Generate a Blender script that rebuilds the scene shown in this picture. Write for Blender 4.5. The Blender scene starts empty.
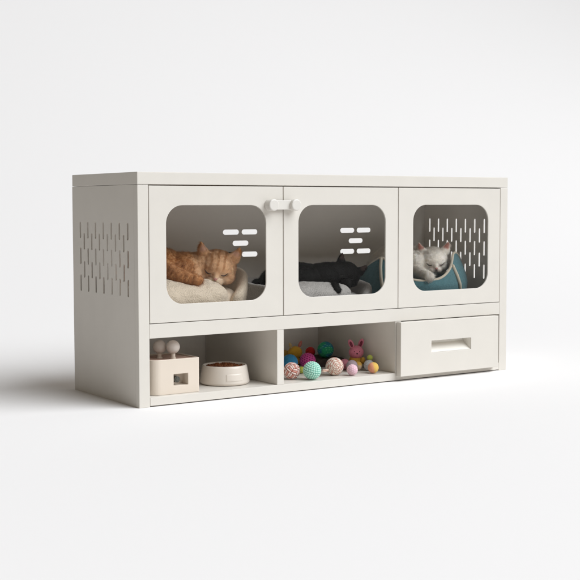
import bpy, bmesh, math, random
import numpy as np
from mathutils import Vector, Matrix, noise
from mathutils.geometry import tessellate_polygon
from mathutils.bvhtree import BVHTree

sc = bpy.context.scene
COL = sc.collection

# ------------------------------------------------------------------ camera
S = .6
YAW, PITCH, ROLL, FPX = .5987, .0691, -.0017, 1218.3666
cam = bpy.data.objects.new('camera', bpy.data.cameras.new('camera'))
COL.objects.link(cam)
fw = Vector((math.sin(YAW)*math.cos(PITCH), math.cos(YAW)*math.cos(PITCH), -math.sin(PITCH)))
rt = Vector((math.cos(YAW), -math.sin(YAW), 0))
up = rt.cross(fw)
cr = rt*math.cos(ROLL) + up*math.sin(ROLL)
cu = -rt*math.sin(ROLL) + up*math.cos(ROLL)
mat = Matrix((cr, cu, -fw)).transposed().to_4x4()
mat.translation = Vector((-2.3569, -4.5888, .8569))*S
cam.matrix_world = mat
cam.data.sensor_width = 36
cam.data.lens = 36*FPX/580
cam.data.clip_start = .05
cam.data.clip_end = 300
sc.camera = cam

# ------------------------------------------------------------------ studio light
world = bpy.data.worlds.new('World')
sc.world = world
world.use_nodes = True
wb = world.node_tree.nodes['Background']
wb.inputs[0].default_value = (1, .88, .72, 1)
wb.inputs[1].default_value = .13

KEY_AZ, KEY_EL, KEY_D, KEY_SIZE, KEY_E = math.radians(36), math.radians(45.5), 30, 30, 6.28
kl = bpy.data.lights.new('key_softbox', 'AREA')
kl.shape = 'DISK'
kl.size = KEY_SIZE
kl.color = (.94, .98, 1.03)
kl.energy = KEY_E*KEY_D*KEY_D*math.pi**2*.25
ko = bpy.data.objects.new('key_softbox', kl)
COL.objects.link(ko)
kd = Vector((math.sin(KEY_AZ)*math.cos(KEY_EL), -math.cos(KEY_AZ)*math.cos(KEY_EL), math.sin(KEY_EL)))
ko.location = Vector((.64, .2, .3)) + kd*KEY_D
ko.rotation_euler = kd.to_track_quat('Z', 'Y').to_euler()

sc.view_settings.view_transform = 'Standard'
sc.view_settings.look = 'None'
sc.view_settings.exposure = 0
sc.view_settings.gamma = 1

# ------------------------------------------------------------------ materials
def srgb(r, g, b):
    return tuple(((c/255)/12.92 if c/255 <= .04045 else ((c/255+.055)/1.055)**2.4) for c in (r, g, b))

def principled(name, col, rough=.5, spec=.5, bump=None, mottling=0.0, attr=False, sheen=0.0, sss=0.0, mscale=14.0):
    m = bpy.data.materials.new(name)
    m.use_nodes = True
    nt = m.node_tree
    b = nt.nodes['Principled BSDF']
    b.inputs['Base Color'].default_value = (*col, 1)
    b.inputs['Roughness'].default_value = rough
    b.inputs['Specular IOR Level'].default_value = spec
    if sheen:
        b.inputs['Sheen Weight'].default_value = sheen
        b.inputs['Sheen Roughness'].default_value = .5
    if sss:
        b.inputs['Subsurface Weight'].default_value = sss
        b.inputs['Subsurface Radius'].default_value = (.01, .006, .004)
        b.inputs['Subsurface Scale'].default_value = .5
    tc = nt.nodes.new('ShaderNodeTexCoord')
    src = None
    if attr:
        a = nt.nodes.new('ShaderNodeAttribute')
        a.attribute_name = 'Col'
        src = a.outputs['Color']
    if mottling:
        n = nt.nodes.new('ShaderNodeTexNoise')
        n.inputs['Scale'].default_value = mscale
        n.inputs['Detail'].default_value = 6
        nt.links.new(tc.outputs['Object'], n.inputs['Vector'])
        mr = nt.nodes.new('ShaderNodeMapRange')
        mr.inputs['From Min'].default_value = .3
        mr.inputs['From Max'].default_value = .7
        mr.inputs['To Min'].default_value = 1-mottling
        mr.inputs['To Max'].default_value = 1+mottling*.3
        nt.links.new(n.outputs['Fac'], mr.inputs['Value'])
        mx = nt.nodes.new('ShaderNodeMix')
        mx.data_type = 'RGBA'
        mx.blend_type = 'MULTIPLY'
        mx.inputs['Factor'].default_value = 1
        if src is not None:
            nt.links.new(src, mx.inputs['A'])
        else:
            mx.inputs['A'].default_value = (*col, 1)
        nt.links.new(mr.outputs['Result'], mx.inputs['B'])
        src = mx.outputs['Result']
    if src is not None:
        nt.links.new(src, b.inputs['Base Color'])
    if bump:
        kind, scale, strength, dist = bump
        if kind == 'noise':
            t = nt.nodes.new('ShaderNodeTexNoise')
            t.inputs['Detail'].default_value = 4
            out = t.outputs['Fac']
        else:
            t = nt.nodes.new('ShaderNodeTexVoronoi')
            out = t.outputs['Distance']
        t.inputs['Scale'].default_value = scale
        nt.links.new(tc.outputs['Object'], t.inputs['Vector'])
        bp = nt.nodes.new('ShaderNodeBump')
        bp.inputs['Strength'].default_value = strength
        bp.inputs['Distance'].default_value = dist
        nt.links.new(out, bp.inputs['Height'])
        nt.links.new(bp.outputs['Normal'], b.inputs['Normal'])
    return m

M = {}
M['paper'] = principled('studio_paper', (.89, .868, .85), .9, .0)
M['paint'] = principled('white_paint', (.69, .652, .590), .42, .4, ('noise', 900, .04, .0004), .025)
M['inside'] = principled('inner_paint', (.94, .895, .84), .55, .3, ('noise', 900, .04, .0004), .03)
M['recess'] = principled('recess_paint', (.80, .765, .70), .4, .4)
M['plastic'] = principled('latch_plastic', (.70, .668, .615), .3, .5)
M['toybox'] = principled('cream_plastic', (.72, .63, .53), .45, .4, ('noise', 500, .04, .0004), .02)
M['toytop'] = principled('toybox_top_shaded', (.50, .34, .27), .9, .1, ('noise', 900, .3, .001), .15)  # shade on the box top, put into a pinkish-brown colour
M['pompom'] = principled('greige_pompom', (.62, .55, .49), .7, .2, ('noise', 700, .25, .001), .06)
M['knob'] = principled('grey_knob', (.075, .072, .058), .35, .5)
M['ceramic'] = principled('cream_ceramic', (.75, .68, .60), .22, .5, None, .02)
M['kibble'] = principled('kibble', (.17, .055, .018), .8, .2, ('noise', 600, .5, .001), .35, mscale=120)
M['sherpa'] = principled('cream_sherpa', (.90, .77, .61), .95, .05, ('noise', 300, .7, .005), .14, sheen=.3, mscale=300)
M['linen_shaded'] = principled('cream_linen_shaded', (.86, .73, .58), .95, .05, ('noise', 900, .5, .0015), .1, sheen=.2, mscale=300)  # smooth cloth, toned darker to carry the shade inside the nest
M['grey_plush'] = principled('grey_plush', (.60, .575, .55), .95, .05, ('noise', 300, .9, .005), .2, sheen=.3, mscale=300)
M['grey_linen_shaded'] = principled('grey_linen_shaded', (.54, .52, .50), .95, .05, ('noise', 900, .5, .0015), .1, sheen=.2, mscale=300)  # smooth grey cloth with the inside shade mixed into its colour
M['teal'] = principled('teal_felt', (.085, .195, .22), .9, .1, ('noise', 900, .5, .0012), .22, sheen=.25, mscale=180)
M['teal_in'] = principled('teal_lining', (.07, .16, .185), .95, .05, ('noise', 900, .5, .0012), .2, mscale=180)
M['piping'] = principled('beige_piping', (.58, .52, .42), .85, .1, ('noise', 1200, .4, .001), .08)
M['fur'] = principled('cat_fur', (.5, .5, .5), .75, .15, ('noise', 650, .25, .001), .12, attr=True, sheen=.15, mscale=240)
M['fur_dark'] = principled('black_fur', (.012, .011, .010), .6, .12, ('noise', 650, .25, .001), .1, attr=True, mscale=240)
M['fur'].node_tree.nodes['Principled BSDF'].inputs['Subsurface Weight'].default_value = .5
M['fur'].node_tree.nodes['Principled BSDF'].inputs['Subsurface Radius'].default_value = (1, .8, .6)
M['fur'].node_tree.nodes['Principled BSDF'].inputs['Subsurface Scale'].default_value = .008
hm_ = M['fur'].copy()
hm_.name = 'cat_hair'
hn = hm_.node_tree
hb_ = hn.nodes['Principled BSDF']
hb_.inputs['Subsurface Weight'].default_value = 0
for l_ in list(hn.links):
    if l_.to_socket.name == 'Normal':
        hn.links.remove(l_)
ht = hn.nodes.new('ShaderNodeBsdfTranslucent')
ha = hn.nodes.new('ShaderNodeAttribute')
ha.attribute_name = 'Col'
hn.links.new(ha.outputs['Color'], ht.inputs[0])
hx = hn.nodes.new('ShaderNodeMixShader')
hx.inputs[0].default_value = .5
hn.links.new(hb_.outputs[0], hx.inputs[1])
hn.links.new(ht.outputs[0], hx.inputs[2])
hn.links.new(hx.outputs[0], hn.nodes['Material Output'].inputs[0])
M['hair'] = hm_
M['dark_line'] = principled('closed_eyelid', (.05, .03, .025), .6, .3)
M['pink_skin'] = principled('pink_nose', (.52, .24, .21), .45, .4)
M['black_skin'] = principled('black_nose', (.02, .018, .017), .35, .5)
M['yarn'] = principled('yarn', (.5, .5, .5), .9, .1, ('noise', 1500, .5, .0008), .12, attr=True, sheen=.15, mscale=500)
M['darkwood'] = principled('dark_tray', (.075, .058, .046), .7, .3, ('noise', 200, .2, .001), .3, mscale=60)
M['eye_dot'] = principled('bead', (.015, .012, .012), .25, .5)

gm = bpy.data.materials.new('pane_glass')
gm.use_nodes = True
nt = gm.node_tree
nt.nodes.remove(nt.nodes['Principled BSDF'])
tr = nt.nodes.new('ShaderNodeBsdfTransparent')
tr.inputs[0].default_value = (.975, .972, .965, 1)
gl = nt.nodes.new('ShaderNodeBsdfGlossy')
gl.inputs['Roughness'].default_value = .03
fr = nt.nodes.new('ShaderNodeFresnel')
fr.inputs['IOR'].default_value = 1.14
mx = nt.nodes.new('ShaderNodeMixShader')
nt.links.new(fr.outputs[0], mx.inputs[0])
nt.links.new(tr.outputs[0], mx.inputs[1])
nt.links.new(gl.outputs[0], mx.inputs[2])
nt.links.new(mx.outputs[0], nt.nodes['Material Output'].inputs[0])
M['glass'] = gm

# ------------------------------------------------------------------ helpers
def link(name, me, m, parent=None, smooth=False, bevel=0.0):
    o = bpy.data.objects.new(name, me)
    COL.objects.link(o)
    if m is not None:
        me.materials.append(M[m])
    if smooth:
        me.polygons.foreach_set('use_smooth', [True]*len(me.polygons))
    if parent is not None:
        o.parent = parent
    if bevel:
        b = o.modifiers.new('bevel', 'BEVEL')
        b.width = bevel
        b.segments = 2
        b.limit_method = 'ANGLE'
        b.angle_limit = math.radians(40)
    return o

def from_bm(name, bm, m, parent=None, smooth=False, bevel=0.0):
    bmesh.ops.recalc_face_normals(bm, faces=bm.faces)
    me = bpy.data.meshes.new(name)
    bm.to_mesh(me)
    bm.free()
    return link(name, me, m, parent, smooth, bevel)

def from_py(name, vs, fs, m, parent=None, smooth=True, bevel=0.0):
    me = bpy.data.meshes.new(name)
    me.from_pydata([tuple(v) for v in vs], [], fs)
    me.update()
    bm = bmesh.new()
    bm.from_mesh(me)
    bmesh.ops.recalc_face_normals(bm, faces=bm.faces)
    bm.to_mesh(me)
    bm.free()
    return link(name, me, m, parent, smooth, bevel)

def box(bm, x0, x1, y0, y1, z0, z1):
    v = [bm.verts.new((x, y, z)) for x in (x0, x1) for y in (y0, y1) for z in (z0, z1)]
    for f in ((0, 1, 3, 2), (4, 6, 7, 5), (0, 4, 5, 1), (2, 3, 7, 6), (0, 2, 6, 4), (1, 5, 7, 3)):
        bm.faces.new([v[i] for i in f])

def thing(name, label, cat, loc=(0, 0, 0), group=None):
    o = bpy.data.objects.new(name, None)
    COL.objects.link(o)
    o.location = loc
    o.empty_display_size = .05
    tag(o, label, cat, group)
    return o

def tag(o, label, cat, group=None):
    o['label'] = label
    o['category'] = cat
    if group:
        o['group'] = group
    return o

def settle(root):
    """Root empties sit at the thing's base; parts are modelled in world space."""
    inv = Matrix.Translation(root.location).inverted()
    for c in root.children:
        c.matrix_parent_inverse = inv

def rrect(x0, x1, z0, z1, r, n=8):
    if not isinstance(r, (tuple, list)):
        r = (r, r, r, r)
    pts = []
    for (cx, cz, a, q) in ((x1, z0, -90, r[0]), (x1, z1, 0, r[1]), (x0, z1, 90, r[2]), (x0, z0, 180, r[3])):
        sx = -1 if cx == x1 else 1
        sz = 1 if cz == z0 else -1
        if q <= 0:
            pts.append((cx, cz))
            continue
        for i in range(n+1):
            t = math.radians(a + 90*i/n)
            pts.append((cx+sx*q+q*math.cos(t), cz+sz*q+q*math.sin(t)))
    return pts

def inset(loop, d):
    """offset a closed 2-D loop by d to the left of its direction of travel"""
    n = len(loop)
    out = []
    for i in range(n):
        p, q, r = loop[i-1], loop[i], loop[(i+1) % n]
        e1 = (Vector(q)-Vector(p)).normalized()
        e2 = (Vector(r)-Vector(q)).normalized()
        n1, n2 = Vector((-e1.y, e1.x)), Vector((-e2.y, e2.x))
        m = (n1+n2)
        m = m/max(.2, m.length_squared)*2
        out.append((q[0]+m.x*d, q[1]+m.y*d))
    return out

def ccw(l):
    return l if sum(a[0]*b[1]-b[0]*a[1] for a, b in zip(l, l[1:]+l[:1])) > 0 else list(reversed(l))

def plate(bm, outer, holes, axis, d0, d1, ch=0.0):
    """Flat plate with holes in the plane normal to axis, thickness d0..d1; ch = chamfer of the d0 face."""
    def p3(p, d):
        return (p[0], d, p[1]) if axis == 'y' else ((d, p[0], p[1]) if axis == 'x' else (p[0], p[1], d))
    loops = [ccw(outer)] + [list(reversed(ccw(h))) for h in holes]
    tris = tessellate_polygon([[Vector((p[0], p[1], 0)) for p in l] for l in loops])
    sg = 1 if d1 > d0 else -1
    rows = []
    if ch:
        rows.append(([inset(l, ch) for l in loops], d0))
        rows.append(([inset(l, ch*.3) for l in loops], d0+sg*ch*.3))
        rows.append((loops, d0+sg*ch))
    else:
        rows.append((loops, d0))
    rows.append((loops, d1))
    V = [[bm.verts.new(p3(p, d)) for l in ls for p in l] for ls, d in rows]
    for t in tris:
        try:
            bm.faces.new([V[0][i] for i in t])
            bm.faces.new([V[-1][i] for i in reversed(t)])
        except ValueError:
            pass
    for va, vb in zip(V[:-1], V[1:]):
        k = 0
        for l in loops:
            n = len(l)
            for i in range(n):
                a, b = k+i, k+(i+1) % n
                bm.faces.new((va[a], va[b], vb[b], vb[a]))
            k += n

def cyl(bm, c, axis, r, h, n=32, r2=None):
    r2 = r if r2 is None else r2
    ax = Vector(axis).normalized()
    q = ax.to_track_quat('Z', 'Y')
    ra, rb = [], []
    for i in range(n):
        t = 2*math.pi*i/n
        ra.append(bm.verts.new(Vector(c) + q @ Vector((r*math.cos(t), r*math.sin(t), 0))))
        rb.append(bm.verts.new(Vector(c) + q @ Vector((r2*math.cos(t), r2*math.sin(t), h))))
    for i in range(n):
        j = (i+1) % n
        bm.faces.new((ra[i], ra[j], rb[j], rb[i]))
    bm.faces.new(list(reversed(ra)))
    bm.faces.new(rb)

def tube(path, radius, closed=False, n=10):
    """Vertices and faces of a tube along a list of points (radius may be a list)."""
    P = [Vector(p) for p in path]
    L = len(P)
    R = radius if isinstance(radius, (list, tuple)) else [radius]*L
    vs, fs = [], []
    prev = None
    for i in range(L):
        a = P[(i-1) % L] if (closed or i > 0) else P[i]
        b = P[(i+1) % L] if (closed or i < L-1) else P[i]
        t = (b-a).normalized()
        if prev is None:
            ref = Vector((0, 0, 1)) if abs(t.z) < .9 else Vector((1, 0, 0))
            x = t.cross(ref).normalized()
        else:
            x = (prev - t*prev.dot(t)).normalized()
        prev = x
        y = t.cross(x)
        for k in range(n):
            an = 2*math.pi*k/n
            vs.append(P[i] + x*(R[i]*math.cos(an)) + y*(R[i]*math.sin(an)))
    for i in range(L if closed else L-1):
        j = (i+1) % L
        for k in range(n):
            m = (k+1) % n
            fs.append((i*n+k, i*n+m, j*n+m, j*n+k))
    if not closed:
        fs.append(tuple(range(n-1, -1, -1)))
        fs.append(tuple((L-1)*n+k for k in range(n)))
    return vs, fs

def lathe(profile, c, n=64):
    vs, fs = [], []
    m = len(profile)
    for i in range(n):
        t = 2*math.pi*i/n
        for r, z in profile:
            vs.append((c[0]+r*math.cos(t), c[1]+r*math.sin(t), c[2]+z))
    for i in range(n):
        j = (i+1) % n
        for k in range(m-1):
            fs.append((i*m+k, j*m+k, j*m+k+1, i*m+k+1))
    return vs, fs

def set_cols(me, cols):
    a = me.color_attributes.new('Col', 'FLOAT_COLOR', 'POINT')
    c = np.ones((len(cols), 4), np.float32)
    c[:, :3] = cols
    a.data.foreach_set('color', c.ravel())

# ------------------------------------------------------------------ backdrop sweep
def make_backdrop():
    y1, rad, H = .8, 22.0, 1.0
    prof = [(-7, 0), (-3, 0), (0, 0), (y1, 0)]
    for i in range(1, 41):
        t = math.pi/2*i/40
        prof.append((y1+rad*math.sin(t), rad-rad*math.cos(t)))
    prof.append((y1+rad, rad+H))
    vs, fs = [], []
    for i, (y, z) in enumerate(prof):
        vs += [(-2.6, y, z), (26.0, y, z)]
        if i:
            fs.append((2*i-2, 2*i-1, 2*i+1, 2*i))
    o = from_py('studio_floor', vs, fs, 'paper')
    o['kind'] = 'structure'
    return o
make_backdrop()

# ------------------------------------------------------------------ cabinet
W, D, H = 1.2835, .392, .6
ZS0, ZS1 = .1763, .2131          # middle shelf
ZT = .5685                        # underside of the top panel
cab = thing('cat_cabinet', 'long white pet cabinet with three windowed doors, open cubbies and one drawer', 'cabinet', (W/2, D/2, 0))

bm = bmesh.new()
box(bm, 0, W, 0, D, ZT, H)
from_bm('top_panel', bm, 'paint', cab, bevel=.0012)

def slot(cy, z0, z1, w, n=5):
    return rrect(cy-w/2, cy+w/2, z0, z1, w/2-1e-5, n)

def side_panel(x0, x1, sx0, sx1, cols, sw):
    """slotted sheet x0..x1 with the front stile sx0..sx1"""
    dz = ZT-.0008
    holes = []
    mid = [(a+b)/2 for a, b in zip(cols[:-1], cols[1:])]
    for z0, z1 in ((.4262, .4715), (.3545, .4005), (.2808, .3262)):
        holes += [slot(c, z0, z1, sw) for c in cols]
    for z0, z1 in ((.3952, .4412), (.3185, .3640)):
        holes += [slot(c, z0, z1, sw) for c in mid]
    bm = bmesh.new()
    plate(bm, [(.0200, 0), (D, 0), (D, dz), (.0200, dz)], holes, 'x', x0, x1)
    c = .0012
    plate(bm, rrect(sx0, sx1, 0, dz, 0), [], 'y', 0, .0196, c)
    o = from_bm('side_panel', bm, 'paint', cab)
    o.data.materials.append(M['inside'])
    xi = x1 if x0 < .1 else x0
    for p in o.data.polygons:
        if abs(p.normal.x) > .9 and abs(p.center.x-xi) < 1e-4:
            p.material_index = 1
    return o
side_panel(0, .003, 0, .0308, [.0556+.0477*i for i in range(7)], .0082)
side_panel(W-.003, W, W-.0308, W, [.101+.0438*i for i in range(7)], .0066)

# back sheet with ventilation slots
bm = bmesh.new()
holes = []
for x0 in (.486, .9255):
    for row, (zc, xs) in enumerate(((.4346, (0, .0665)), (.4008, (.034,)), (.3668, (.0, .0665)))):
        for k, dx in enumerate(xs):
            if x0 < .6 and row == 2 and k == 0:
                continue
            holes.append(rrect(x0+dx, x0+dx+.0575, zc-.0078, zc+.0078, .0077, 6))
plate(bm, [(.0035, .003), (W-.0035, .003), (W-.0035, ZT-.0008), (.0035, ZT-.0008)], holes, 'y', D-.003, D-.0002)
from_bm('back_panel', bm, 'inside', cab)
# shallow pressed slot that is not cut through
bm = bmesh.new()
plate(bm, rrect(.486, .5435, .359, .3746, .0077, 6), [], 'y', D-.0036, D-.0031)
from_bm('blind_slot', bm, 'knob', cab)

bm = bmesh.new()
box(bm, .0312, W-.0312, 0, .0196, ZS0, ZS1)
from_bm('middle_shelf', bm, 'paint', cab, bevel=.0008)
bm = bmesh.new()
box(bm, .0035, W-.0035, .0200, D-.0036, ZS0+.0005, ZS1-.001)
from_bm('shelf_board', bm, 'inside', cab)
bm = bmesh.new()
box(bm, .0312, W-.0312, 0, .0196, .003, .0245)
box(bm, .0035, W-.0035, .0200, D-.0036, .003, .0243)
from_bm('base_board', bm, 'paint', cab, bevel=.0008)
for x0, x1 in ((.4218, .4437), (.837, .859)):
    bm = bmesh.new()
    box(bm, x0, x1, .0006, D-.004, .0247, ZS0-.0002)
    from_bm('divider', bm, 'paint', cab, bevel=.0008)
# roof lining of the cat room
bm = bmesh.new()
box(bm, .0035, W-.0035, .0215, D-.0036, ZT-.003, ZT-.0005)
from_bm('roof_lining', bm, 'inside', cab)

def door(x0, x1, wx0, wx1):
    z0, z1 = .2149, .5655
    bm = bmesh.new()
    plate(bm, [(x0, z0), (x1, z0), (x1, z1), (x0, z1)], [rrect(wx0, wx1, .2610, .5158, .0485, 18)], 'y', 0, .004, .0009)
    for a in ((x0+.0003, x0+.0015, z0, z1), (x1-.0015, x1-.0003, z0, z1), (x0+.002, x1-.002, z0+.0003, z0+.0015), (x0+.002, x1-.002, z1-.0015, z1-.0003)):
        box(bm, a[0], a[1], .0042, .018, a[2], a[3])
    d = from_bm('door', bm, 'paint', cab)
    bm = bmesh.new()
    plate(bm, rrect(wx0-.008, wx1+.008, .253, .524, .055, 10), [], 'y', .0044, .0066)
    from_bm('glass_pane', bm, 'glass', d)
door(.0326, .4414, .0813, .3868)
door(.4438, .8450, .4930, .7990)
door(.8474, 1.2513, .9025, 1.2025)

# drawer: front with a scooped grip, box behind
bm = bmesh.new()
DX0, DX1, DZ0, DZ1, DY0, DY1 = .8396, 1.2285, .0157, .1745, -.022, -.0015
gx0, gx1, gz0, gz1 = .9572, 1.1146, .0788, .1136
plate(bm, [(DX0, DZ0), (DX1, DZ0), (DX1, DZ1), (DX0, DZ1)], [rrect(gx0, gx1, gz0, gz1, .0015, 3)], 'y', DY0, DY1, .0011)
drw = from_bm('drawer', bm, 'paint', cab)
bm = bmesh.new()
box(bm, .866, 1.222, .002, .34, .034, .150)
from_bm('drawer_box', bm, 'inside', drw)
vs = [(gx0, DY1-.0003, gz0), (gx1, DY1-.0003, gz0), (gx1, DY1-.0003, gz1), (gx0, DY1-.0003, gz1)]
# scoop: floor of the grip rises towards the back
e = .0004
yb = .014
vs = [(gx0+e, DY0+.002, gz0+e), (gx1-e, DY0+.002, gz0+e), (gx1-e, yb, gz0+.024), (gx0+e, yb, gz0+.024),
      (gx1-e, yb, gz1-e), (gx0+e, yb, gz1-e), (gx1-e, DY0+.002, gz1-e), (gx0+e, DY0+.002, gz1-e)]
fs = [(0, 1, 2, 3), (3, 2, 4, 5), (5, 4, 6, 7), (1, 6, 4, 2), (0, 3, 5, 7)]
from_py('handle_recess', vs, fs, 'recess', drw, smooth=False)
# open the box front behind the grip so that the scoop is not cut off
for o in list(drw.children):
    if o.name.startswith('drawer_box'):
        me = o.data
        for v in me.vertices:
            if v.co.y < .1:
                v.co.y = .0150

# child latch across the first two doors
bm = bmesh.new()
pts = []
xa, xb, zc, r = .3970, .4700, .5160, .0128
for i in range(17):
    t = math.radians(90+180*i/16)
    pts.append((xa+r*math.cos(t), zc+r*math.sin(t)))
for i in range(17):
    t = math.radians(-90+180*i/16)
    pts.append((xb+r*math.cos(t), zc+r*math.sin(t)))
plate(bm, pts, [], 'y', -.0140, -.0045, .0016)
latch = from_bm('door_latch', bm, 'plastic', cab)
for xk in (xa, xb):
    bm = bmesh.new()
    circ = [(xk+.0158*math.cos(2*math.pi*i/48), zc+.0158*math.sin(2*math.pi*i/48)) for i in range(48)]
    plate(bm, circ, [], 'y', -.0255, -.0003, .0028)
    from_bm('knob', bm, 'plastic', latch)
settle(cab)

# ------------------------------------------------------------------ soft bodies
def blob(name, c, r, m, parent, e=(2.3, 2.3), nu=96, nv=48, rough=0.0, tex=.012, rot=0.0, sag=None):
    """superellipsoid cushion with slight uneven surface"""
    vs, fs = [], []
    def sp(v, p):
        return math.copysign(abs(v)**p, v)
    cr_, sr_ = math.cos(rot), math.sin(rot)
    for j in range(nv+1):
        ph = -math.pi/2 + math.pi*j/nv
        for i in range(nu):
            th = 2*math.pi*i/nu
            x = r[0]*sp(math.cos(ph), 2/e[1])*sp(math.cos(th), 2/e[0])
            y = r[1]*sp(math.cos(ph), 2/e[1])*sp(math.sin(th), 2/e[0])
            z = r[2]*sp(math.sin(ph), 2/e[1])
            p = Vector((x*cr_-y*sr_+c[0], x*sr_+y*cr_+c[1], z+c[2]))
            n = Vector((x/r[0]**2, y/r[1]**2, z/r[2]**2))
            if n.length > 0:
                n.normalize()
            d = noise.noise(p/.045)*.005 + noise.noise(p/.018)*.0016
            if rough:
                d += rough*(noise.noise(p/tex) + .6*noise.noise(p/(tex*.45)))
            p += n*d
            if sag:
                p.z -= sag(p.x, p.y)*max(0, math.sin(ph))
            vs.append(p)
    for j in range(nv):
        for i in range(nu):
            k = (i+1) % nu
            fs.append((j*nu+i, j*nu+k, (j+1)*nu+k, (j+1)*nu+i))
    return from_py(name, vs, fs, m, parent)

def interp(tab, x):
    xs = [t[0] for t in tab]
    ys = [t[1] for t in tab]
    return float(np.interp(x, xs, ys))

def bed_wall(name, c, a, b, th, tops, m, inner, parent, zf, expo=.62, rough=.0012, n=150):
    """Upright curved bolster wall round the back of a nest bed: (angle, height) table in degrees."""
    vs, fs = [], []
    a0, a1 = tops[0][0], tops[-1][0]
    m_ = 26
    def sp(v, p):
        return math.copysign(abs(v)**p, v)
    for i in range(n+1):
        ph = a0 + (a1-a0)*i/n
        t = math.radians(ph)
        cx = c[0] + a*sp(math.cos(t), expo)
        cy = c[1] + b*sp(math.sin(t), expo)
        out = Vector((math.cos(t)/a, math.sin(t)/b, 0)).normalized()
        h = interp(tops, ph)
        end = min(i, n-i)/5.0
        k = math.sqrt(max(0.0, 1-(1-min(1, end))**2)) if end < 1 else 1
        k = max(k, .05)
        for j in range(m_):
            u = 2*math.pi*j/m_
            ox = math.copysign(abs(math.cos(u))**.75, math.cos(u))*th/2*k
            oz = math.copysign(abs(math.sin(u))**.62, math.sin(u))*(h/2)*(.75+.25*k)
            if oz > 0:
                ox *= 1-.25*(oz/(h/2))
            p = Vector((cx, cy, zf+h/2+oz)) + out*(ox + .012*(oz/(h/2)))
            d = noise.noise(p/.05)*.004 + rough*(noise.noise(p/.011)+.6*noise.noise(p/.005))
            p += out*math.cos(u)*d + Vector((0, 0, max(0, math.sin(u))*d))
            vs.append(p)
    for i in range(n):
        for j in range(m_):
            k = (j+1) % m_
            fs.append((i*m_+j, i*m_+k, (i+1)*m_+k, (i+1)*m_+j))
    fs.append(tuple(range(m_)))
    fs.append(tuple(n*m_+j for j in range(m_)))
    o = from_py(name, vs, fs, m, parent)
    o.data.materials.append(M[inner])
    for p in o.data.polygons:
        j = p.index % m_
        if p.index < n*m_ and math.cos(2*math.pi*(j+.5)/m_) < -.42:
            p.material_index = 1  # inward faces take the cloth with shade in its colour
    return o

ZF = ZS1+.0004
bed1 = thing('cat_bed', 'cream fleece nest bed with a fat front bolster under the orange cat', 'cat bed', (.2, .2, ZF), 'cat beds behind the windows')
bed_wall('bed_wall', (.211, .205), .173, .155, .036, [(-66, .060), (-50, .085), (-32, .112), (-14, .126), (10, .13), (90, .12), (165, .115), (200, .09), (225, .05)], 'sherpa', 'linen_shaded', bed1, ZF)
blob('inner_pad', (.225, .210, ZF+.044), (.152, .160, .044), 'linen_shaded', bed1, (2.6, 2.6))
blob('front_bolster', (.168, .108, ZF+.0535), (.150, .078, .0535), 'sherpa', bed1, (2.8, 2.5), 200, 110, .0016, .010,
     sag=lambda x, y: .012*math.exp(-((x-.20)/.035)**2))
settle(bed1)

bed2 = thing('cat_bed', 'pale grey plush nest bed under the black cat', 'cat bed', (.645, .2, ZF), 'cat beds behind the windows')
bed_wall('bed_wall', (.645, .205), .172, .155, .034, [(-60, .048), (-44, .056), (-25, .070), (-5, .078), (90, .085), (180, .08), (210, .07), (228, .05)], 'grey_plush', 'grey_linen_shaded', bed2, ZF)
blob('inner_pad', (.645, .2, ZF+.026), (.165, .15, .026), 'grey_linen_shaded', bed2, (2.6, 2.6))
blob('front_bolster', (.605, .105, ZF+.041), (.125, .075, .041), 'grey_plush', bed2, (2.8, 2.5), 160, 90, .0014, .010)
settle(bed2)

# teal bowl bed: outer shell, lining, piping
bed3 = thing('cat_bed', 'teal felt basket bed with beige piping holding the white cat', 'cat bed', (1.04, .18, ZF), 'cat beds behind the windows')
BC, BA, BB = (1.044, .188), .200, .162
RIM = [(0, .305), (30, .288), (70, .28), (140, .28), (175, .300), (192, .338), (204, .362), (216, .335), (232, .296), (250, .286), (262, .289), (272, .298), (286, .328), (295, .357), (305, .370), (318, .362), (335, .340), (350, .318), (360, .305)]
def rim_z(deg):
    d = deg % 360
    w = 0
    s = 0
    for k in (-5, -2.5, 0, 2.5, 5):
        w += 1
        s += interp(RIM, (d+k) % 360)
    return s/w
def bowl_r(f):
    # radius factor against height above the shelf
    return float(np.interp(f, [0, .012, .035, .06, .085, .115, .145, .17], [.82, .92, .985, 1.0, .975, .92, .84, .77]))
def bowl_pt(deg, z, off=0.0):
    t = math.radians(deg)
    r = bowl_r(z-ZF)
    return Vector((BC[0]+(BA*r+off)*math.cos(t), BC[1]+(BB*r+off)*math.sin(t), z))
vs, fs = [], []
NU, NV = 160, 22
for i in range(NU):
    dg = 360*i/NU
    zr = rim_z(dg)
    for j in range(NV+1):
        z = ZF + (zr-ZF)*j/NV
        vs.append(bowl_pt(dg, z, noise.noise(Vector((math.cos(math.radians(dg))*3, math.sin(math.radians(dg))*3, z*12)))*.003))
for i in range(NU):
    k = (i+1) % NU
    for j in range(NV):
        fs.append((i*(NV+1)+j, k*(NV+1)+j, k*(NV+1)+j+1, i*(NV+1)+j+1))
sh = from_py('outer_shell', vs, fs, 'teal', bed3)
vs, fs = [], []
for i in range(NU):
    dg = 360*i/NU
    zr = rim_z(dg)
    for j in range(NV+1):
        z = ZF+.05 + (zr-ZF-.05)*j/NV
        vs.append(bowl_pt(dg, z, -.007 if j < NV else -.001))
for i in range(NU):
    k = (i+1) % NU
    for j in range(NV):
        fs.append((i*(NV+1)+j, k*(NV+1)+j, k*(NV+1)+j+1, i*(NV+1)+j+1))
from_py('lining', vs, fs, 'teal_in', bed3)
blob('inner_pad', (BC[0], BC[1], ZF+.04), (.168, .145, .034), 'teal_in', bed3, (2.3, 2.4))
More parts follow.
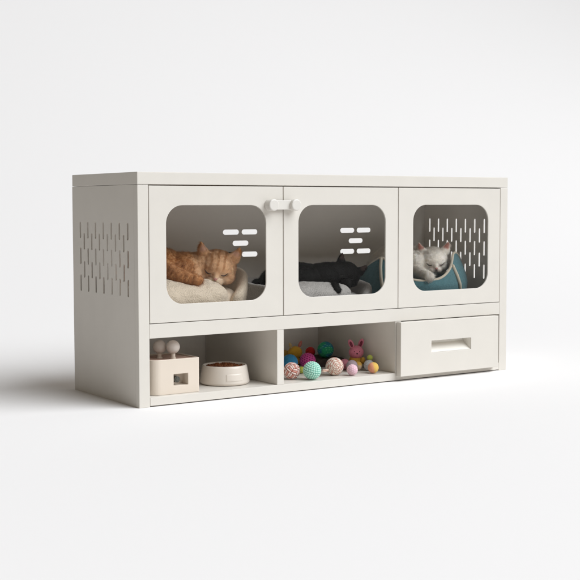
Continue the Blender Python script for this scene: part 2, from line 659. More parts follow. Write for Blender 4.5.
v1, f1 = tube([bowl_pt(360*i/120, rim_z(360*i/120)+.0005, -.002) for i in range(120)], .0040, True, 8)
from_py('rim_piping', v1, f1, 'piping', bed3)
for dg in (287, 204, 120, 40):
    pts = []
    zr = rim_z(dg)
    for j in range(25):
        z = zr - (zr-ZF-.004)*j/24
        pts.append(bowl_pt(dg+11*(j/24), z, .0015))
    v1, f1 = tube(pts, .0050, False, 8)
    from_py('seam_piping', v1, f1, 'piping', bed3)
settle(bed3)

# ------------------------------------------------------------------ cats
def ell(bm, c, r, rot=None, seg=20):
    m = Matrix.Translation(c) @ (rot.to_4x4() if rot is not None else Matrix.Identity(4)) @ Matrix.Diagonal((r[0], r[1], r[2], 1))
    bmesh.ops.create_uvsphere(bm, u_segments=seg, v_segments=seg//2+2, radius=1, matrix=m)

def chain(bm, pts, rs, step=.25):
    for (p, q, a, b) in zip(pts[:-1], pts[1:], rs[:-1], rs[1:]):
        p, q = Vector(p), Vector(q)
        n = max(2, int((q-p).length/(step*min(a, b)))+1)
        for i in range(n+1):
            t = i/n
            rr = a+(b-a)*t
            ell(bm, p.lerp(q, t), (rr, rr, rr), None, 14)

def head_matrix(c, s, yaw=0, pitch=0, roll=0):
    return (Matrix.Translation(c) @ Matrix.Rotation(math.radians(-30.8+yaw), 4, 'Z') @ Matrix.Rotation(math.radians(roll), 4, 'Y')
            @ Matrix.Rotation(math.radians(pitch), 4, 'X') @ Matrix.Scale(s, 4))

def head_prims(bm, hm):
    def E(c, r):
        m = hm @ Matrix.Translation(c) @ Matrix.Diagonal((r[0], r[1], r[2], 1))
        bmesh.ops.create_uvsphere(bm, u_segments=24, v_segments=16, radius=1, matrix=m)
    E((0, .05, .02), (.98, .92, .80))
    E((0, -.25, .12), (.80, .70, .62))
    for s in (-1, 1):
        E((.50*s, -.30, -.30), (.48, .50, .40))
        E((.19*s, -.86, -.36), (.24, .24, .20))
        E((.40*s, -.55, .10), (.30, .28, .22))      # eyelid mound
        E((.36*s, -.62, .32), (.26, .2, .12))       # brow
        base, tip = Vector((.60*s, -.02, .46)), Vector((.98*s, .02, 1.25))
        for i in range(13):
            t = i/12
            p = base.lerp(tip, t) + Vector((.06*s*math.sin(math.pi*t), 0, 0))
            E(p, (.42*(1-t)**.9+.03, .15*(1-t)+.05, .16*(1-t)+.03))
    E((0, -.78, -.58), (.24, .22, .15))
    for i in range(9):
        t = i/8
        p = Vector((0, -.55, .32)).lerp(Vector((0, -1.0, -.16)), t)
        r = .27+(.13-.27)*t
        E(p, (r, r, r))

def build_cat(name, prims, hm, colour, fur_mat, root, voxel=.0019, n_fur=26000, fur_len=.008, nose_mat='pink_skin', seed=1, inner_ear=True, clump=.55, lift=.5):
    bm = bmesh.new()
    prims(bm)
    head_prims(bm, hm)
    me = bpy.data.meshes.new('tmp')
    bm.to_mesh(me)
    bm.free()
    tmp = bpy.data.objects.new('tmp', me)
    COL.objects.link(tmp)
    rm = tmp.modifiers.new('r', 'REMESH')
    rm.mode = 'VOXEL'
    rm.voxel_size = voxel
    sm = tmp.modifiers.new('s', 'SMOOTH')
    sm.factor = .5
    sm.iterations = 5
    dg = bpy.context.evaluated_depsgraph_get()
    body = bpy.data.meshes.new_from_object(tmp.evaluated_get(dg))
    bpy.data.objects.remove(tmp)
    bpy.data.meshes.remove(me)
    body.name = name
    nv = len(body.vertices)
    co = np.zeros(nv*3, np.float32)
    body.vertices.foreach_get('co', co)
    co = co.reshape(-1, 3)
    no = np.zeros(nv*3, np.float32)
    body.vertex_normals.foreach_get('vector', no)
    no = no.reshape(-1, 3)
    ih = np.array(hm.inverted())
    def tolocal(p):
        return p @ ih[:3, :3].T + ih[:3, 3]
    hr = np.array(hm.to_3x3().normalized())
    def cols(p, n):
        return colour(p, tolocal(p), n @ hr)
    set_cols(body, cols(co, no))
    body_o = link('body', body, fur_mat, root, True)
    # fur: one tapered blade per hair, in a mesh of its own
    rng = np.random.default_rng(seed)
    nf = len(body.loop_triangles) or 0
    body.calc_loop_triangles()
    nf = len(body.loop_triangles)
    tri = np.zeros(nf*3, np.int32)
    body.loop_triangles.foreach_get('vertices', tri)
    tri = tri.reshape(-1, 3)
    A, B, Cc = co[tri[:, 0]], co[tri[:, 1]], co[tri[:, 2]]
    cr3 = np.cross(B-A, Cc-A)
    area = np.linalg.norm(cr3, axis=1)*.5
    cen = (A+B+Cc)/3
    lc = tolocal(cen)
    inhead = (np.linalg.norm(lc*np.array([.8, .8, .8]), axis=1) < 1.15)
    wgt = area*np.where(inhead, 2.2, 1.0)
    idx = rng.choice(nf, n_fur, p=wgt/wgt.sum())
    u, v = rng.random(n_fur), rng.random(n_fur)
    fl = u+v > 1
    u[fl], v[fl] = 1-u[fl], 1-v[fl]
    ta, tb, tc_ = tri[idx, 0], tri[idx, 1], tri[idx, 2]
    P = co[ta]*(1-u-v)[:, None] + co[tb]*u[:, None] + co[tc_]*v[:, None]
    N = no[ta]*(1-u-v)[:, None] + no[tb]*u[:, None] + no[tc_]*v[:, None]
    N /= np.linalg.norm(N, axis=1)[:, None]+1e-9
    L = tolocal(P)
    head = np.linalg.norm(L*.8, axis=1) < 1.15
    nose = np.array(hm @ Vector((0, -1.05, -.15)))
    flow = P-nose
    flow[~head] = (P[~head]-np.array(hm.translation)) + np.array([0, 0, -.12])
    flow -= N*(flow*N).sum(1)[:, None]
    flow /= np.linalg.norm(flow, axis=1)[:, None]+1e-9
    dirn = N*lift + flow*.9 + rng.normal(0, .2, (n_fur, 3)) + np.array([tuple(noise.noise_vector(Vector(q)*110)) for q in P.tolist()])*.5
    dirn /= np.linalg.norm(dirn, axis=1)[:, None]
    ln = fur_len*np.where(head, np.where((L[:, 1] < -.4), .38, .6), 1.0)*rng.uniform(.6, 1.25, n_fur)
    side = np.cross(dirn, N)
    side /= np.linalg.norm(side, axis=1)[:, None]+1e-9
    w = .00036
    V = np.empty((n_fur, 3, 3), np.float32)
    Pb = P - N*.0006
    V[:, 0] = Pb - side*w
    V[:, 1] = Pb + side*w
    V[:, 2] = Pb + dirn*ln[:, None] - np.array([0, 0, .12])*ln[:, None]
    fme = bpy.data.meshes.new('fur')
    fme.vertices.add(n_fur*3)
    fme.vertices.foreach_set('co', V.reshape(-1))
    fme.loops.add(n_fur*3)
    fme.loops.foreach_set('vertex_index', np.arange(n_fur*3, dtype=np.int32))
    fme.polygons.add(n_fur)
    fme.polygons.foreach_set('loop_start', np.arange(n_fur, dtype=np.int32)*3)
    fme.update(calc_edges=True)
    fme.polygons.foreach_set('use_smooth', [True]*n_fur)
    cl_n = np.array([noise.noise(Vector(q)*170) + .7*noise.noise(Vector(q)*420) for q in P.tolist()])
    cl = cols(P, N)*np.clip(1 + clump*cl_n + rng.normal(0, .12, n_fur), .45, 1.7)[:, None]
    set_cols(fme, np.repeat(np.clip(cl, 0, 1), 3, axis=0))
    NN = N + .55*dirn + rng.normal(0, .18, (n_fur, 3))
    NN /= np.linalg.norm(NN, axis=1)[:, None]
    fme.normals_split_custom_set_from_vertices(np.repeat(NN, 3, axis=0).tolist())
    fo = link('fur', fme, 'hair' if fur_mat == 'fur' else fur_mat, body_o)
    fo['kind'] = 'stuff'
    # closed eyes, nose, mouth
    bvh = BVHTree.FromPolygons([tuple(c) for c in co], [tuple(int(i) for i in t) for t in tri])
    R3 = hm.to_3x3().normalized()
    s = hm.to_scale()[0]
    def hit(x, z, lift=.0):
        o = hm @ Vector((x, -1.28, z))
        d = R3 @ Vector((0, 1, 0))
        h = bvh.ray_cast(o, d)
        return (h[0] - d*lift*s) if h[0] is not None else hm @ Vector((x, -.9, z))
    for sg in (-1, 1):
        pts = []
        for i in range(11):
            t = i/10
            x = sg*(.24+.36*t)
            z = .03 - .10*math.sin(math.pi*t) + .10*t
            pts.append(hit(x, z, .0))
        v1, f1 = tube(pts, [.012*s+.028*s*math.sin(math.pi*i/10) for i in range(11)], False, 6)
        from_py('closed_eye', v1, f1, 'dark_line' if nose_mat != 'black_skin' else 'black_skin', body_o)
    # nose: small triangular pad
    pts3 = [(-.13, -.10), (0, -.08), (.13, -.10), (.08, -.19), (0, -.25), (-.08, -.19)]
    bmn = bmesh.new()
    c0 = hit(0, -.16, .075)
    ring = [bmn.verts.new(hit(x, z, .02)) for x, z in pts3]
    ring2 = [bmn.verts.new(hit(x, z, -.08)) for x, z in pts3]
    cv = bmn.verts.new(c0)
    for i in range(6):
        j = (i+1) % 6
        bmn.faces.new((ring[i], ring[j], cv))
        bmn.faces.new((ring2[i], ring2[j], ring[j], ring[i]))
    from_bm('nose', bmn, nose_mat, body_o, True)
    for sg in (-1, 1):
        pts = [hit(0, -.27), hit(.05*sg, -.36), hit(.15*sg, -.44), hit(.27*sg, -.43)]
        v1, f1 = tube(pts, .016*s, False, 5)
        from_py('mouth', v1, f1, 'dark_line' if nose_mat != 'black_skin' else 'black_skin', body_o)
    settle(root)
    return body_o

def sstep(x, a, b):
    t = np.clip((x-a)/(b-a), 0, 1)
    return t*t*(3-2*t)

def mixc(a, b, t):
    return np.asarray(a)*(1-t[:, None]) + np.asarray(b)*t[:, None]

def wob(p, f, seed=0.0):
    x, y, z = p[:, 0]*f, p[:, 1]*f, p[:, 2]*f
    return (np.sin(x*1.7+seed+1.3*np.sin(y*1.1+z*.7)) + np.sin(y*1.9+z*1.3+seed*2) + np.sin(z*2.1-x*.9+seed*3))/3

def ear_mask(l, n):
    ear = sstep(l[:, 2]-.35*(1-np.abs(l[:, 0])), .62, .85)*(np.abs(l[:, 0]) > .25)
    cx = .60+.38*np.clip((l[:, 2]-.5)/.92, 0, 1)+.03
    wdt = .30*(1-np.clip((l[:, 2]-.5)/.92, 0, 1))+.02
    inner = ear*sstep(-n[:, 1], .25, .6)*(1-sstep(np.abs(np.abs(l[:, 0])-cx), wdt*.75, wdt*1.25))
    return ear, inner

def orange_cols(p, l, n):
    light, dark, cream = (.70, .375, .17), (.44, .19, .07), (.86, .74, .60)
    inh = np.linalg.norm(l*.8, axis=1) < 1.2
    # body tabby bands run across the length of the body
    ph = p[:, 0]*215 + 2.6*wob(p, 42) + 9*p[:, 2]
    st = sstep(np.sin(ph) + .35*wob(p, 210, 1.0), 0, 1.0)*.6
    c = mixc(light, dark, st)
    c = mixc(c, cream, sstep(.300-p[:, 2] + .012*wob(p, 60), -.004, .02)*(p[:, 0] < .17)*.8)
    # head: forehead M stripes and cheek bands, pale muzzle
    fore = sstep(l[:, 2], .12, .35)
    st1 = sstep(np.cos(l[:, 0]*18+.8*wob(l, 3)) + .4*wob(l, 13), -.1, 1.1)*fore*(np.abs(l[:, 0]) < .62)
    chk = sstep(np.sin(l[:, 2]*13+np.abs(l[:, 0])*5+wob(l, 4)), .3, .85)*(np.abs(l[:, 0]) > .5)*(l[:, 2] < .25)
    h = mixc((.78, .50, .29), (.50, .24, .10), np.clip(st1*.75+chk*.6, 0, 1))
    mz = np.exp(-((l[:, 0]/.55)**2 + ((l[:, 2]+.42)/.32)**2 + ((l[:, 1]+.95)/.6)**2))
    h = mixc(h, cream, np.clip(mz*1.25, 0, .95))
    br = np.exp(-((np.abs(l[:, 0])-.38)/.16)**2 - ((l[:, 2]-.02)/.09)**2)*(l[:, 1] < -.2)
    h = mixc(h, (.82, .60, .41), br*.6)
    ear, inn = ear_mask(l, n)
    h = mixc(h, (.74, .49, .38), inn*.8)
    return mixc(h, c, sstep(np.linalg.norm(l*.8, axis=1) + .12*wob(l, 5), 1.0, 1.3))

def black_cols(p, l, n):
    c = np.tile(np.array([[.010, .009, .0082]]), (len(p), 1))
    ear, inn = ear_mask(l, n)
    inh = np.linalg.norm(l*.8, axis=1) < 1.6
    return mixc(c, (.12, .08, .07), inn*inh)

def white_cols(p, l, n):
    c = np.tile(np.array([[.95, .905, .84]]), (len(p), 1))
    c = mixc(c, (.92, .86, .78), .5+.5*wob(p, 25))
    inh = np.linalg.norm(l*.8, axis=1) < 1.6
    ear, inn = ear_mask(l, n)
    c = mixc(c, (.66, .36, .30), inn*inh)
    mz = np.exp(-((l[:, 0]/.25)**2 + ((l[:, 2]+.25)/.2)**2 + ((l[:, 1]+1.0)/.4)**2))
    return mixc(c, (.76, .58, .52), mz*.5*inh)

cat1 = thing('orange_cat', 'orange tabby cat asleep with its chin on the cream bed', 'cat', (.19, .18, ZF+.06), 'sleeping cats')
H1 = head_matrix((.305, .122, .3470), .0540, 0, 24, 9)
def p1(bm):
    ell(bm, (.142, .205, .331), (.122, .085, .075))
    ell(bm, (.115, .190, .335), (.085, .075, .074))
    ell(bm, (.077, .175, .315), (.056, .075, .068))
    ell(bm, (.225, .175, .325), (.080, .070, .064))
    chain(bm, [(.24, .17, .335), (.30, .135, .345)], [.052, .044])
    chain(bm, [(.145, .130, .343), (.158, .095, .330), (.199, .066, .3175)], [.030, .023, .0155])
    ell(bm, (.205, .062, .3165), (.020, .016, .0135))
    chain(bm, [(.05, .25, .28), (.05, .31, .275), (.10, .335, .275), (.2, .33, .275)], [.018, .016, .015, .013])
build_cat('orange_cat', p1, H1, orange_cols, 'fur', cat1, n_fur=110000, fur_len=.0105, seed=3, clump=.22, lift=.5)

cat2 = thing('black_cat', 'black cat asleep with tilted head and one paw hanging over the grey bed', 'cat', (.63, .17, ZF+.05), 'sleeping cats')
H2 = head_matrix((.766, .142, .3125), .041, -4, 14, 27)
def p2(bm):
    ell(bm, (.612, .190, .299), (.114, .080, .049))
    ell(bm, (.560, .175, .298), (.056, .075, .048))
    ell(bm, (.690, .165, .300), (.070, .060, .045))
    chain(bm, [(.70, .16, .305), (.76, .147, .311)], [.043, .036])
    chain(bm, [(.700, .125, .288), (.674, .085, .284), (.658, .056, .283), (.655, .043, .276)], [.018, .014, .012, .0115])
    ell(bm, (.6545, .041, .2725), (.0135, .0115, .0120))
    chain(bm, [(.73, .11, .285), (.72, .08, .288)], [.018, .015])
    chain(bm, [(.53, .24, .285), (.535, .28, .285), (.60, .30, .285), (.66, .30, .285)], [.016, .0135, .012, .010])
build_cat('black_cat', p2, H2, black_cols, 'fur_dark', cat2, n_fur=80000, fur_len=.0085, nose_mat='black_skin', seed=5)

cat3 = thing('white_cat', 'white cat with pink ears asleep in the teal basket bed', 'cat', (1.03, .18, ZF+.06), 'sleeping cats')
H3 = head_matrix((1.081, .118, .3455), .0475, 3, 20, -2)
def p3(bm):
    ell(bm, (1.015, .205, .322), (.105, .085, .071))
    ell(bm, (.975, .19, .305), (.07, .075, .07))
    ell(bm, (1.045, .165, .335), (.070, .060, .054))
    chain(bm, [(1.05, .16, .34), (1.08, .125, .343)], [.044, .037])
    ell(bm, (.998, .168, .336), (.050, .050, .056))
    ell(bm, (1.018, .142, .312), (.040, .040, .030))
    chain(bm, [(1.008, .110, .312), (.998, .070, .307), (.995, .042, .303)], [.022, .017, .0145])
    ell(bm, (.994, .034, .300), (.0165, .0155, .0135))
    chain(bm, [(.93, .24, .29), (.92, .28, .285), (1.0, .31, .285)], [.016, .015, .013])
build_cat('white_cat', p3, H3, white_cols, 'fur', cat3, n_fur=90000, fur_len=.0105, seed=7, clump=.06, lift=.5)

# ------------------------------------------------------------------ left cubby: treat box and food bowl
ZB = .0247
tb = thing('toy_box', 'cream cat toy box with two ball springs on top and a square hole', 'toy box', (.118, .09, ZB))
bm = bmesh.new()
bx0, bx1, by0, by1, bz1 = .046, .187, .018, .150, .1165
outl = rrect(bx0, bx1, by0, by1, (.004, .02, .02, .026), 10)
hx0, hx1, hz0, hz1 = .1098, .1525, .0465, .0768
# side walls, with the front wall cut by the hole
vs, fs = [], []
n = len(outl)
bmv0 = [bm.verts.new((x, y, ZB)) for x, y in outl]
bmv1 = [bm.verts.new((x, y, bz1)) for x, y in outl]
skip = None
for i in range(n):
    j = (i+1) % n
    if abs(outl[i][1]-by0) < 1e-6 and abs(outl[j][1]-by0) < 1e-6 and abs(outl[i][0]-outl[j][0]) > .05:
        skip = (i, j)
        continue
    bm.faces.new((bmv0[i], bmv0[j], bmv1[j], bmv1[i]))
bm.faces.new(list(reversed(bmv0)))
i, j = skip
hole = [bm.verts.new((x, by0, z)) for x, z in ((hx0, hz0), (hx1, hz0), (hx1, hz1), (hx0, hz1))]
# skip edge runs from low x to high x or the reverse
L0, R0, L1, R1 = (bmv0[i], bmv0[j], bmv1[i], bmv1[j]) if outl[i][0] < outl[j][0] else (bmv0[j], bmv0[i], bmv1[j], bmv1[i])
bm.faces.new((L0, R0, hole[1], hole[0]))
bm.faces.new((R0, R1, hole[2], hole[1]))
bm.faces.new((R1, L1, hole[3], hole[2]))
bm.faces.new((L1, L0, hole[0], hole[3]))
hb = [bm.verts.new((v.co.x, by0+.030, v.co.z)) for v in hole]
for k in range(4):
    m2 = (k+1) % 4
    bm.faces.new((hole[k], hole[m2], hb[m2], hb[k]))
bm.faces.new(hb)
# rim and recessed top
inn = rrect(bx0+.004, bx1-.003, by0+.004, by1-.004, (.003, .016, .016, .022), 10)
r1 = [bm.verts.new((x, y, bz1)) for x, y in inn]
r2 = [bm.verts.new((x, y, bz1-.006)) for x, y in inn]
for k in range(n):
    m2 = (k+1) % n
    bm.faces.new((bmv1[k], bmv1[m2], r1[m2], r1[k]))
    bm.faces.new((r1[k], r1[m2], r2[m2], r2[k]))
bm.faces.new(r2)
from_bm('box_body', bm, 'toybox', tb, bevel=.0012)
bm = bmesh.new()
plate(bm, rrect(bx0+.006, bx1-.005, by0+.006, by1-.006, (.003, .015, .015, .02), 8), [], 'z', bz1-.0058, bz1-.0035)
from_bm('shaded_top', bm, 'toytop', tb)  # added plate whose brown colour carries the cubby shade on the top
bm = bmesh.new()
cyl(bm, (.1245, by0+.008, .0612), (0, 1, 0), .0085, .021, 28)
cyl(bm, (.1245, by0+.0065, .0612), (0, 1, 0), .005, .0016, 20)
from_bm('button', bm, 'knob', tb, bevel=.001)
for (x, y, z) in ((.102, .080, .1435), (.126, .050, .1445)):
    bm = bmesh.new()
    cyl(bm, (x, y, bz1-.0036), (0, 0, 1), .0062, z-bz1-.008, 20, .0050)
    cyl(bm, (x, y, bz1-.0034), (0, 0, 1), .008, .003, 20)
    st = from_bm('stem', bm, 'toybox', tb, True, bevel=.0006)
    bm = bmesh.new()
    bmesh.ops.create_uvsphere(bm, u_segments=48, v_segments=32, radius=.0178, matrix=Matrix.Translation((x, y, z)))
    for v in bm.verts:
        v.co += (v.co-Vector((x, y, z))).normalized()*.0004*noise.noise(v.co/.004)
    from_bm('pompom', bm, 'pompom', st, True)
settle(tb)

bc = (.322, .113, ZB)
fb = thing('food_bowl', 'cream ceramic pet bowl with flared base and blank raised label', 'pet bowl', bc)
prof = [(.0, .0), (.060, .0), (.066, .0012), (.0688, .005), (.0690, .009), (.0625, .046), (.0615, .0500), (.0600, .0522), (.0580, .0526), (.0562, .0512), (.0545, .047), (.050, .028), (.040, .022), (0, .021)]
v1, f1 = lathe(prof, bc, 96)
bo = from_py('bowl_body', v1, f1, 'ceramic', fb)
# raised label on the side facing the camera
vs, fs = [], []
a_c = math.radians(-96)
ny, nx = 8, 20
for lay in (0, 1):
    for j in range(ny+1):
        for i in range(nx+1):
            an = a_c + (i/nx-.5)*.74
            z = .0135 + .019*j/ny
            rr = .0690 + (.0625-.0690)*(z-.009)/(.046-.009) + (.0013 if lay else -.0006)
            if lay and (i in (0, nx) or j in (0, ny)):
                rr -= .0005
            vs.append((bc[0]+rr*math.cos(an), bc[1]+rr*math.sin(an), bc[2]+z))
q = (nx+1)*(ny+1)
for j in range(ny):
    for i in range(nx):
        a = q+j*(nx+1)+i
        fs.append((a, a+1, a+nx+2, a+nx+1))
bord = [i for i in range(nx+1)] + [j*(nx+1)+nx for j in range(1, ny+1)] + [ny*(nx+1)+i for i in range(nx-1, -1, -1)] + [j*(nx+1) for j in range(ny-1, 0, -1)]
for a, b in zip(bord, bord[1:]+bord[:1]):
    fs.append((a, b, q+b, q+a))
from_py('raised_label', vs, fs, 'ceramic', bo, smooth=False)
settle(fb)
# kibble heap
rng = random.Random(4)
bm = bmesh.new()
for k in range(260):
    a = rng.uniform(0, 2*math.pi)
    r = .0515*math.sqrt(rng.random())
    z = .0445 + .0075*(1-(r/.054)**2) - rng.uniform(0, .005)
    m = Matrix.Translation((bc[0]+r*math.cos(a), bc[1]+r*math.sin(a), bc[2]+z)) @ Matrix.Rotation(rng.uniform(0, 3), 4, (rng.random(), rng.random(), rng.random()+.1)) @ Matrix.Diagonal((.0062*rng.uniform(.8, 1.2), .0058*rng.uniform(.8, 1.1), .0036, 1))
    bmesh.ops.create_icosphere(bm, subdivisions=2, radius=1, matrix=m)
kb = from_bm('kibble', bm, 'kibble', None, True)
tag(kb, 'brown dry kibble heaped in the cream bowl', 'pet food')
kb['kind'] = 'stuff'

# ------------------------------------------------------------------ right cubby: balls and plush toys
def ico(sub=5):
    bm = bmesh.new()
    bmesh.ops.create_icosphere(bm, subdivisions=sub, radius=1)
    me = bpy.data.meshes.new('ico')
    bm.to_mesh(me)
    bm.free()
    n = len(me.vertices)
    co = np.zeros(n*3, np.float32)
    me.vertices.foreach_get('co', co)
    return me, co.reshape(-1, 3)

def toy_ball(name, label, c, r, fn, rot=(0, 0, 0), group=None, sub=6, parent=None, cat='toy ball'):
    me, co = ico(sub)
    R = np.array(Matrix.Rotation(rot[2], 3, 'Z') @ Matrix.Rotation(rot[1], 3, 'Y') @ Matrix.Rotation(rot[0], 3, 'X'))
    d, col = fn(co)
    P = (co*(1+d)[:, None]) @ R.T * r
    me.vertices.foreach_set('co', P.reshape(-1).astype(np.float32))
    me.update()
    set_cols(me, col)
    me.name = name
    o = link(name, me, 'yarn', None, True)
    o.location = c
    tag(o, label, cat, group)
    return o

def cube_uv(co):
    a = np.abs(co)
    ax = a.argmax(1)
    n = len(co)
    m = a[np.arange(n), ax]
    o1, o2 = (ax+1) % 3, (ax+2) % 3
    u = co[np.arange(n), o1]/m
    v = co[np.arange(n), o2]/m
    return ax, np.arctan(u)*4/math.pi, np.arctan(v)*4/math.pi

def f_woven(co):
    ax, u, v = cube_uv(co)
    iu, iv = np.floor((u+1)*1.0).astype(int), np.floor((v+1)*1.0).astype(int)
    par = (iu+iv+ax) % 2
    w = np.where(par == 0, u, v)
    o = np.where(par == 0, v, u)
    ph = ((w+1)*3.0) % 1.0
    ridge = np.sin(math.pi*ph)**.6
    ob = ((o+1) % 1.0)
    arch = np.sin(math.pi*np.clip(ob, 0, 1))**.35
    d = .10*ridge*arch - .04
    twist = sstep(np.sin(o*38+ph*6), .1, .6)
    col = mixc((.86, .74, .68), (.80, .58, .52), twist)
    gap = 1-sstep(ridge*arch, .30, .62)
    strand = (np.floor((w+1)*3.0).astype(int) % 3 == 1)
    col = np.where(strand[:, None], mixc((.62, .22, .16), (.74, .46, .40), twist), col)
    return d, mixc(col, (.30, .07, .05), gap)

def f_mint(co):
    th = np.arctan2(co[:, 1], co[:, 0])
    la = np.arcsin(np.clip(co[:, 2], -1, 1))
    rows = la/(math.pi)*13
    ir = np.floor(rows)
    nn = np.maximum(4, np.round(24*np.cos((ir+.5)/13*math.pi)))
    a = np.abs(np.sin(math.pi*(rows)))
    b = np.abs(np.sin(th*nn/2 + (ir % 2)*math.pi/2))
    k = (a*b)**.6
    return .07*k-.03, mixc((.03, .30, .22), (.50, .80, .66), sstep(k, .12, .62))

def f_swirl(co):
    th = np.arctan2(co[:, 2], co[:, 0])
    la = np.arccos(np.clip(-co[:, 1], -1, 1))
    s = la*13 + th*2 + .8*np.sin(th*3+la*4)
    k = np.abs(np.sin(s/1.0))**.7
    dash = sstep(np.sin(th*9+la*11+np.floor(s/math.pi)*2.1), .15, .6)
    col = mixc((.82, .68, .56), (.86, .78, .68), k)
    col = mixc(col, (.52, .17, .12), dash*.85)
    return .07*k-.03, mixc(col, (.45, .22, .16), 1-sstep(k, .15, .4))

def f_dots(base, dot, f=16, amp=.05):
    def g(co):
        th = np.arctan2(co[:, 1], co[:, 0])
        la = np.arcsin(np.clip(co[:, 2], -1, 1))
        rows = la/math.pi*f*.62
        ir = np.floor(rows)
        nn = np.maximum(3, np.round(f*np.cos((ir+.5)/(f*.62)*math.pi)))
        fa = rows-ir-.5
        fb = ((th/(2*math.pi)*nn + (ir % 2)*.5) % 1.0)-.5
        rr = np.sqrt(fa**2+fb**2)
        k = 1-sstep(rr, .18, .34)
        return amp*(.5-k) + .012*wob(co, 9), mixc(base, dot, k)
    return g

def f_net(a_, b_, c_):
    def g(co):
        ax, u, v = cube_uv(co)
        k1 = np.abs(np.sin((u+v)*7.5))
        k2 = np.abs(np.sin((u-v)*7.5))
        net = 1-sstep(np.minimum(k1, k2), .15, .5)
        t = sstep(wob(co, 2.2, 1.0), -.25, .25)
        base = mixc(a_, b_, t)
        return .06*net-.02+.012*wob(co, 12), mixc(base*.8, np.clip(base*1.1, 0, 1), net)*1 if c_ is None else mixc(base, c_, sstep(wob(co, 11, 2), .42, .6)*.8)
    return g

def f_felt(a_, b_=None, ax=(0, 0, 1), amp=.02, thr=0.0):
    def g(co):
        w_ = wob(co, 10)*.5+wob(co, 23, 1)*.5
        d = amp*w_
        if b_ is None:
            col = mixc(np.array(a_)*.88, a_, sstep(w_, -.6, .6))
        else:
            t = sstep(co @ np.array(ax)+.12*w_-thr, -.25, .25)
            col = mixc(a_, b_, t)
        return d, col
    return g

def f_knit(a_, b_):
    def g(co):
        th = np.arctan2(co[:, 1], co[:, 0])
        la = np.arcsin(np.clip(co[:, 2], -1, 1))
        s = np.abs(np.sin(la*11+.35*np.abs(np.sin(th*12))))
        k = s*(.6+.4*np.abs(np.sin(th*12+la*3)))
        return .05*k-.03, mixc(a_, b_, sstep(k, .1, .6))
    return g

G = 'cat toys in the middle cubby'
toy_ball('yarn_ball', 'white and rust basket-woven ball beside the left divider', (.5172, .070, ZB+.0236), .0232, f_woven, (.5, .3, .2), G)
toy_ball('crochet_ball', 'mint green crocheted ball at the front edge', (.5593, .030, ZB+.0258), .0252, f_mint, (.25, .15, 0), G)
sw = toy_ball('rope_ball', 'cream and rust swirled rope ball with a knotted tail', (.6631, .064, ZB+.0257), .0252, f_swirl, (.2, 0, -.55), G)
me_v, me_f = tube([(-.018, -.002, -.006), (-.028, -.004, -.008), (-.036, -.006, -.009), (-.044, -.007, -.0085), (-.050, -.008, -.010)], [.0042, .0036, .0042, .0050, .0022], False, 10)
tl = bpy.data.meshes.new('rope_tail')
tl.from_pydata([tuple(v) for v in me_v], [], me_f)
set_cols(tl, np.array([(.74, .60, .48) if (k//10+k) % 3 else (.45, .17, .12) for k in range(len(me_v))]))
link('rope_tail', tl, 'yarn', sw, True)
toy_ball('spotted_ball', 'magenta ball with small dark dots behind the mint ball', (.6796, .222, ZB+.0242), .0238, f_dots((.78, .10, .38), (.25, .03, .13), 18), (.4, .2, .3), G)
toy_ball('blue_ball', 'sky blue ball behind the woven rust ball', (.620, .229, ZB+.0238), .0236, f_felt((.06, .35, .66)), (0, 0, 0), G, 5)
toy_ball('lime_ball', 'small lime green ball tucked behind the mint ball', (.6068, .150, ZB+.0103), .0102, f_felt((.55, .58, .10)), (0, 0, 0), G, 4)
toy_ball('small_yellow_ball', 'yellow ball half hidden behind the left divider', (.690, .362, ZB+.0215), .0212, f_felt((.66, .42, .09)), (0, 0, 0), G, 4)
toy_ball('pink_ball', 'dusty pink felt ball behind the swirled rope ball', (.7562, .140, ZB+.0166), .0164, f_felt((.60, .22, .28)), (0, 0, 0), G, 5)
toy_ball('lavender_ball', 'greyish lavender felt ball below the pink bunny', (.7545, .101, ZB+.0169), .0167, f_felt((.52, .42, .46)), (0, 0, 0), G, 5)
toy_ball('speckled_ball', 'pale pink speckled ball in front of the lavender ball', (.7015, .030, ZB+.0165), .0162, f_dots((.76, .48, .55), (.86, .66, .70), 15, -.04), (.3, .4, 0), G, 5)
toy_ball('peach_ball', 'yellow ball with a peach side at the right front', (.7816, .034, ZB+.0164), .0161, f_felt((.80, .36, .22), (.80, .52, .12), (1, 0, .2), .02, .0), (0, 0, -.5), G, 5)
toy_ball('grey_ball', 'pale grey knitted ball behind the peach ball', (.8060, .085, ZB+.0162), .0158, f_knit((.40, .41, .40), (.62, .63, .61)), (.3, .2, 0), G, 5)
toy_ball('small_lime_ball', 'tiny lime ball resting on the grey ball', (.8185, .097, ZB+.0362), .0088, f_felt((.58, .66, .13)), (0, 0, 0), G, 4)

# low dark tray with the red and green balls
tray = thing('toy_tray', 'low dark wooden tray behind the rope ball', 'tray', (.77, .285, ZB))
bm = bmesh.new()
box(bm, .715, .822, .228, .345, ZB, ZB+.0225)
box(bm, .7142, .8228, .2272, .3458, ZB+.004, ZB+.0075)
box(bm, .7142, .8228, .2272, .3458, ZB+.013, ZB+.0165)
from_bm('tray_body', bm, 'darkwood', tray, bevel=.001)
settle(tray)
toy_ball('red_ball', 'small red knitted ball at the back of the dark tray', (.748, .305, ZB+.0225+.0158), .0153, f_knit((.40, .015, .015), (.72, .04, .04)), (.2, 0, 0), G, 5)
toy_ball('green_ball', 'emerald and blue netted ball on the dark tray', (.775, .262, ZB+.0225+.0248), .0243, f_net((.04, .46, .22), (.04, .28, .38), (.22, .72, .48)), (.3, .4, .2), G)

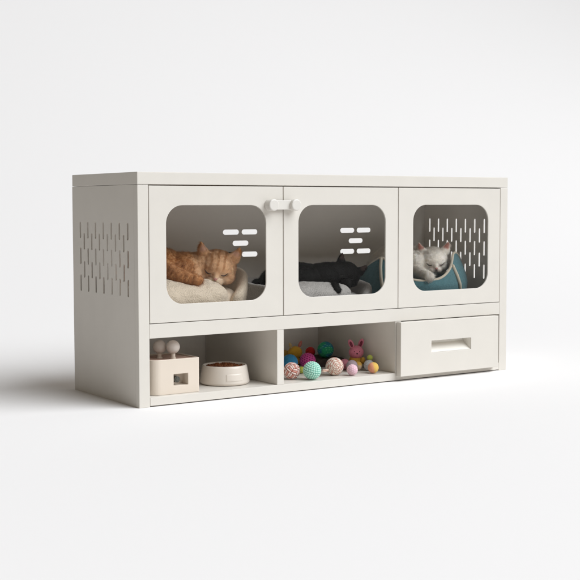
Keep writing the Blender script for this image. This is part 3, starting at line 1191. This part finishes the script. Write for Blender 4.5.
# plush toys
def plush_part(name, c, r, fn, parent, rot=(0, 0, 0), sub=4, mat_='yarn'):
    me, co = ico(sub)
    d, col = fn(co)
    R = np.array(Matrix.Rotation(rot[2], 3, 'Z') @ Matrix.Rotation(rot[1], 3, 'Y') @ Matrix.Rotation(rot[0], 3, 'X'))
    P = (co*(1+d)[:, None]*np.array(r)) @ R.T + np.array(c)
    me.vertices.foreach_set('co', P.reshape(-1).astype(np.float32))
    me.update()
    set_cols(me, col)
    return link(name, me, mat_, parent, True)

bun = thing('plush_bunny', 'pink plush bunny in a yellow outfit near the right divider', 'plush toy', (.8, .14, ZB), G)
pinkc = (.68, .22, .29)
plush_part('body', (.799, .142, ZB+.024), (.0195, .0175, .024), f_felt((.72, .42, .07)), bun)
hd = plush_part('head', (.7985, .138, ZB+.0505), (.0235, .0205, .0205), f_felt(pinkc), bun, sub=5)
for sx, tilt in ((-1, -.42), (1, .34)):
    ex, ez = .7985+sx*.0165, ZB+.076
    er = plush_part('ear', (ex+sx*.002, .139, ez), (.0078, .0045, .0150), f_felt(pinkc), hd, (0, tilt, -.53))
    plush_part('ear_lining', (ex+sx*.002-.0022, .1355, ez-.0005), (.0042, .0022, .0095), f_felt((.20, .035, .06)), hd, (0, tilt, -.53), 3)
plush_part('nose', (.7880, .1195, ZB+.0485), (.0026, .0022, .0022), f_felt((.05, .02, .02)), hd, sub=3)
for dx in (-.008, .008):
    plush_part('eye', (.7885+dx*.86, .1205-dx*.5, ZB+.0545), (.0014, .0014, .0014), f_felt((.03, .012, .012)), hd, sub=2)
plush_part('foot', (.786, .112, ZB+.0135), (.0125, .0150, .0128), f_felt((.80, .62, .42), (.76, .46, .09), (0, .3, .95), .02, -.1), bun, (0, 0, -.5))
plush_part('arm', (.812, .122, ZB+.026), (.0065, .0075, .0105), f_felt((.72, .42, .07)), bun)
settle(bun)

fox = thing('plush_fox', 'orange yellow plush animal with little horn ears at the back left', 'plush toy', (.686, .3, ZB), G)
yel = (.88, .50, .055)
fb_ = plush_part('body', (.688, .302, ZB+.016), (.017, .015, .017), f_felt((.80, .45, .07)), fox)
fh = plush_part('head', (.686, .298, ZB+.0420), (.0225, .0205, .0190), f_felt(yel), fox, sub=5)
plush_part('ear', (.668, .297, ZB+.0635), (.0050, .0048, .0100), f_felt((.76, .56, .26)), fh, (0, -.35, 0))
plush_part('ear', (.7040, .297, ZB+.0660), (.0052, .0048, .0115), f_felt((.70, .24, .20)), fh, (0, .45, 0))
plush_part('paw', (.704, .280, ZB+.0225), (.0085, .0085, .0075), f_felt((.66, .48, .24)), fox)
plush_part('paw', (.672, .284, ZB+.0115), (.0085, .0085, .0085), f_felt((.66, .48, .24)), fox)
settle(fox)
